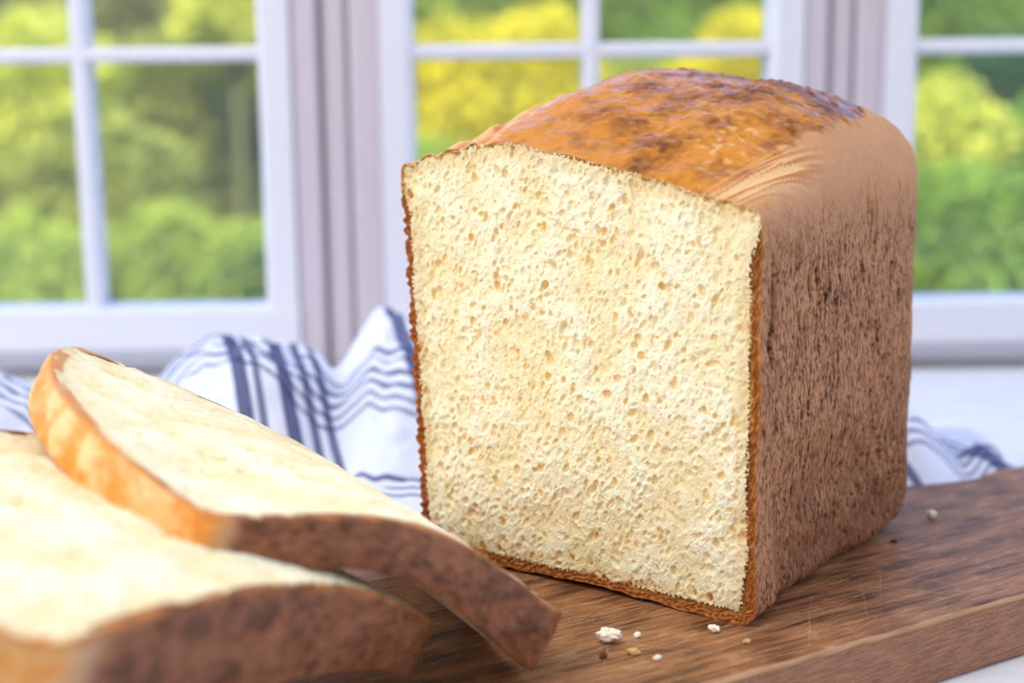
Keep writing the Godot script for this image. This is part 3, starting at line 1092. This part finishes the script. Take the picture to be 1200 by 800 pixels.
func slice(called: String, label: String, cor: Array, th_top: float, th_foot: float, bend_n: float, bend_f: float, sd: int, res: int, dome_h := 0.2, bend_pow := 1.4) -> void:
	var base: Vector3 = (cor[0] + cor[1] + cor[2] + cor[3]) / 4.0
	base.y = 0.0
	var o := thing(called, label, "bread slice", base, "bread slices stacked on the board")
	var nrm: Vector3 = (cor[1] - cor[0]).cross(cor[2] - cor[1]).normalized()
	if nrm.y < 0: nrm = -nrm
	var W: float = (cor[2] - cor[1]).length()
	var S: float = (cor[1] - cor[0]).length()
	var RB := 0.07
	var RT := 0.045
	var top := func(x: float) -> float: return 1.0 + dome_h * maxf(0.0, 1.0 - pow(absf(2.0 * x - 1.0), 2.0))
	# q in the unit square, c = depth below the upper face in thicknesses
	var at := func(q: Vector2, c: float) -> Vector3:
		var aa: float = q.y * top.call(q.x)
		var p: Vector3 = (cor[0] as Vector3).lerp(cor[1], aa).lerp((cor[3] as Vector3).lerp(cor[2], aa), q.x)
		var bend: float = pow(sin(PI * clampf(aa, 0, 1)), bend_pow) * lerpf(bend_n, bend_f, q.x)
		return p - base + nrm * (bend - c * lerpf(th_foot, th_top, sm(0.0, 0.6, aa)))
	var broad := noise(60 + sd, 1.0, 3)
	var fine := noise(70 + sd, 1.0, 2)
	var N := 520
	var rq := PackedVector2Array()
	for i in N: rq.append(ring(i / float(N - 1), RB, RT))
	# crust: lip on the upper face, the wall, lip on the lower face
	var K := 30
	var pts := PackedVector3Array()
	var cols := PackedColorArray()
	for j in K + 1:
		var f := j / float(K)
		for i in N:
			var q := rq[i]
			var lip := 0.0
			var c := 0.0
			if f < 0.15:
				lip = 1.0 - f / 0.15
			elif f > 0.85:
				lip = (f - 0.85) / 0.15
				c = 1.0
			else:
				c = (f - 0.15) / 0.7
			var qq := q.lerp(Vector2(0.5, 0.5), lip * 0.055)
			var p: Vector3 = at.call(qq, c)
			var wob := broad.get_noise_3d(p.x * 70.0, p.y * 70.0, p.z * 70.0)
			var f1 := fine.get_noise_3d(p.x * 210.0 + p.y * 120.0, p.y * 300.0, p.z * 210.0)
			var f2 := fine.get_noise_3d(p.x * 900.0, p.y * 900.0, p.z * 900.0)
			var outw := (at.call(q.lerp(Vector2(0.5, 0.5), -0.02), c) - at.call(q, c) as Vector3).normalized()
			p += outw * (0.0009 * wob + 0.0003 * f1 + 0.0002 * f2 + 0.0010 * sin(PI * c)) * (1.0 - lip)
			if lip > 0.3: p -= nrm * (-0.0001 if c < 0.5 else 0.0001)
			var dome := sm(0.945, 0.985, q.y)
			var side := lin(156, 100, 68).lerp(lin(96, 56, 34), clampf(0.42 + 0.75 * f1 + 0.7 * wob, 0, 1))
			var gold := lin(238, 150, 52).lerp(lin(246, 204, 140), clampf(0.35 + 1.1 * wob + 0.5 * f1, 0, 1))
			var cc := side.lerp(gold, dome)
			cc = cc.lerp(lin(226, 186, 140), exp(-pow((q.y - 0.95) / 0.025, 2)) * 0.6 * (1.0 - sm(0.1, 0.3, q.x) * (1.0 - sm(0.7, 0.9, q.x))))
			if lip > 0.0 or c < 0.06: cc = cc.lerp(lin(206, 132, 60).lerp(lin(126, 70, 34), (1.0 - dome) * clampf(0.6 + 1.2 * wob, 0, 1)), 0.75)
			pts.append(p)
			cols.append(cc)
	obj("crust", grid(N, K + 1, pts, cols, PackedVector2Array(), true, true), painted(0.5, 0.45), o)
	# crumb above and below
	var bm := painted(0.85, 0.25)
	bm.subsurf_scatter_enabled = true
	bm.subsurf_scatter_strength = 0.3
	var rid := noise(80 + sd, 1.0, 2)
	for low in 2:
		var nx := res if low == 0 else 60
		var ny := int(nx * 1.2)
		pts = PackedVector3Array()
		cols = PackedColorArray()
		var kp := PackedByteArray()
		for j in ny:
			for i in nx:
				var q := Vector2(i / (nx - 1.0), j / (ny - 1.0))
				var aa: float = q.y * top.call(q.x)
				var x := q.x * W
				var y := aa * S
				var dist := ring_dist(q, RB, RT) * 0.11
				kp.append(1 if dist < -0.0010 + 0.0003 * fine.get_noise_2d(x * 500.0, y * 500.0) else 0)
				var w := rid.get_noise_2d(x * 40.0, y * 40.0)
				var fn := fine.get_noise_2d(x * 1800.0, y * 1800.0)
				var p: Vector3 = at.call(q, float(low))
				var dz := 0.0
				if low == 0: dz = pore(x * (1.0 if sd == 1 else -1.0) + 0.03 * sd, y + 0.05 * sd) * 0.9 - 0.0006 * w - 0.0001 * fn - 0.0002
				p += nrm * (-dz if low == 0 else 0.0)
				pts.append(p)
				var c := lin(247, 230, 186).lerp(lin(253, 245, 220), clampf(0.5 + 0.8 * w + 0.3 * fn, 0, 1))
				if low == 0: c = c.lerp(lin(232, 196, 116), 0.5 * bounce_tint(x * (1.0 if sd == 1 else -1.0) + 0.03 * sd, y + 0.05 * sd))  # same painted bounce warmth in the hollows, weaker
				c = c.lerp(lin(232, 190, 122), 0.45 * (1.0 - sm(0.002, 0.0055, -dist)))
				cols.append(c)
		obj("crumb", grid(nx, ny, pts, cols, PackedVector2Array(), false, low == 0, kp), bm, o)


# ---------------------------------------------------------------- the towel
func towel_height(x: float, z: float) -> float:
	var h := 0.0
	# ridges: [x, z, height, radius in x, radius in z to the front, radius in z to the back]
	for g in [[-0.118, -0.612, 0.0655, 0.062, 0.085, 0.05], [-0.052, -0.655, 0.070, 0.040, 0.10, 0.05], [-0.01, -0.66, 0.060, 0.04, 0.08, 0.05], [-0.235, -0.58, 0.056, 0.060, 0.07, 0.05], [-0.16, -0.585, 0.02, 0.05, 0.06, 0.05], [-0.045, -0.57, 0.026, 0.035, 0.06, 0.05], [0.06, -0.60, 0.04, 0.06, 0.06, 0.06], [0.170, -0.60, 0.030, 0.022, 0.045, 0.035], [0.205, -0.585, 0.018, 0.012, 0.03, 0.03], [0.13, -0.62, 0.03, 0.04, 0.05, 0.05]]:
		var dx: float = (x - g[0]) / g[3]
		var dz: float = z - g[1]
		dz = dz / (g[4] if dz > 0 else g[5])
		var v: float = g[2] * exp(-pow(dx * dx + dz * dz, 1.25) * 1.0)
		h = log(exp(h * 260.0) + exp(v * 260.0) - 1.0) / 260.0
	return h


func build_towel() -> void:
	var W := 1024
	var buf := PackedByteArray()
	buf.resize(W * W * 3)
	# stripe groups: [offset mm, width mm, strength]
	var warp := [[3.0, 6.8, 1.0], [12.2, 3.6, 0.9], [23.5, 6.8, 1.0], [35.0, 4.2, 0.95], [43.0, 4.2, 0.95]]
	var weft := [[2.0, 3.2, 0.9], [9.0, 2.6, 0.75], [17.0, 3.4, 0.9], [25.0, 3.2, 0.9], [33.0, 2.6, 0.75], [40.0, 2.6, 0.75]]
	var rep := 84.0
	var nv := noise(90, 0.35, 2)
	for j in W:
		for i in W:
			var x := i * rep / W
			var y := j * rep / W
			var a := 0.0
			var b := 0.0
			for s in warp: a = maxf(a, s[2] * (1.0 - sm(s[1] * 0.5 - 0.35, s[1] * 0.5 + 0.35, absf(x - s[0] - s[1] * 0.5))))
			for s in weft: b = maxf(b, s[2] * (1.0 - sm(s[1] * 0.5 - 0.3, s[1] * 0.5 + 0.3, absf(y - s[0] - s[1] * 0.5))))
			var weave := 0.5 + 0.5 * sin(i * PI / 2.0) * sin(j * PI / 2.0)
			var ink := clampf(maxf(a * (0.82 + 0.18 * weave), b) + 0.35 * a * b, 0, 1) * (0.9 + 0.2 * nv.get_noise_2d(i, j))
			var c := lin(224, 232, 253).lerp(lin(6, 34, 104), clampf(ink, 0, 1)).linear_to_srgb()
			var o := (j * W + i) * 3
			buf[o] = int(c.r * 255); buf[o + 1] = int(c.g * 255); buf[o + 2] = int(c.b * 255)
	var m := mat(Color.WHITE, 0.9, 0.2)
	m.albedo_texture = ImageTexture.create_from_image(Image.create_from_data(W, W, false, Image.FORMAT_RGB8, buf))
	m.uv1_scale = Vector3(1.0 / 0.0795, 1.0 / 0.084, 1)
	var nx := 300
	var ny := 150
	var x0 := -0.34
	var x1 := 0.232
	var z0 := -0.70
	var z1 := -0.475
	var nz := noise(91, 1.0, 3)
	var pts := PackedVector3Array()
	var uvs := PackedVector2Array()
	var base := Vector3(-0.05, -0.02, -0.59)
	var acc := PackedFloat32Array()
	acc.resize(nx)
	acc.fill(0.0)
	var prev := PackedFloat32Array()
	prev.resize(nx)
	for j in ny:
		var z := lerpf(z0, z1, j / (ny - 1.0))
		var across := 0.0
		var lh := 0.0
		for i in nx:
			var x := lerpf(x0, x1, i / (nx - 1.0))
			var front := z1 - 0.012 * sin(x * 23.0) - 0.008 * sin(x * 61.0 + 1.0)
			# it stays clear of the loaf
			front = minf(front, maxf(-0.472 - (x + 0.036) * 1.35, -0.590 + maxf(0.0, x - 0.06) * 0.72) if x > -0.05 else front)
			var zz := lerpf(z0, front, j / (ny - 1.0))
			var h := towel_height(x, zz)
			h += 0.0032 * nz.get_noise_2d(x * 26.0, zz * 20.0) * (0.3 + h * 25.0)
			h += 0.0014
			# it drapes over the back edge of the board
			var rel := Vector3(x, 0, zz) - B0
			var w := rel.dot(BW)
			var s := rel.dot(BS)
			var lift := (1.0 - sm(0.197, 0.212, w)) * (1.0 - sm(0.135, 0.15, s + maxf(0.0, w - 0.16) * 0.8))
			h = maxf(h, 0.0214 * lift + 0.35 * h * lift)
			h = maxf(h, 0.0012)
			if j > 0: acc[i] += sqrt(pow(h - prev[i], 2) + pow((front - z0) / (ny - 1.0), 2))
			prev[i] = h
			pts.append(Vector3(x, h, zz) - Vector3(base.x, 0, base.z))
			uvs.append(Vector2(x - 0.30 * (zz + 0.61) + 0.3698, acc[i] + 0.05 * x - 0.018))
	var t := thing("tea_towel", "crumpled white cotton tea towel with dark blue checks, heaped behind the bread", "tea towel", base)
	obj("cloth", grid(nx, ny, pts, PackedColorArray(), uvs, false, false), m, t)


# ---------------------------------------------------------------- crumbs on the board
func build_crumbs() -> void:
	var spots := [
		[0.0262, -0.3706, 0.0028, 0, "largest white crumb on the board, between slice tip and loaf"],
		[0.0345, -0.3745, 0.0011, 0, "tiny pale crumb just behind the largest white crumb, towards the loaf"],
		[0.0323, -0.3618, 0.0015, 1, "tan crumb on the board in front of the largest white crumb"],
		[0.0383, -0.3580, 0.0011, 0, "small white crumb near the bottom edge, right of the tan crumb"],
		[0.0565, -0.3773, 0.0016, 0, "white crumb touching the foot of the loaf at its front corner"],
		[0.0645, -0.3690, 0.0010, 1, "tiny tan crumb just right of the loaf's front corner"],
		[0.1500, -0.4838, 0.0019, 0, "white flat crumb lying right of the loaf on the bare board"],
		[0.1290, -0.4560, 0.0010, 2, "tiny brown crumb right of the loaf, on the board"],
		[0.0240, -0.3600, 0.0012, 2, "brown crust crumb next to the tip of the upper slice"],
	]
	var cm := [mat(srgb(250, 240, 218), 0.9, 0.2), mat(srgb(222, 176, 120), 0.9, 0.2), mat(srgb(110, 62, 30), 0.8, 0.3)]
	for k in spots.size():
		var s: Array = spots[k]
		var n := noise(300 + k, 1.0, 2)
		var nx := 25
		var ny := 16
		var pts := PackedVector3Array()
		for j in ny:
			var th := PI * j / (ny - 1.0)
			for i in nx:
				var ph := TAU * i / (nx - 1.0)
				var d := Vector3(sin(th) * cos(ph), cos(th), sin(th) * sin(ph))
				var rr := 1.0 + 0.4 * n.get_noise_3dv(d * 0.9) + 0.16 * n.get_noise_3dv(d * 2.2)
				pts.append(d * rr * float(s[2]) * Vector3(1.15, 0.62, 0.8))
		var lowest := 0.0
		for q in pts: lowest = minf(lowest, q.y)
		var o := obj("bread_crumb", grid(nx, ny, pts, PackedColorArray(), PackedVector2Array(), true, true), cm[s[3]])
		o.position = Vector3(s[0], -lowest - 0.0002, s[1])
		o.rotation.y = k * 1.3
		tag(o, s[4], "crumb", "bread crumbs on the board")
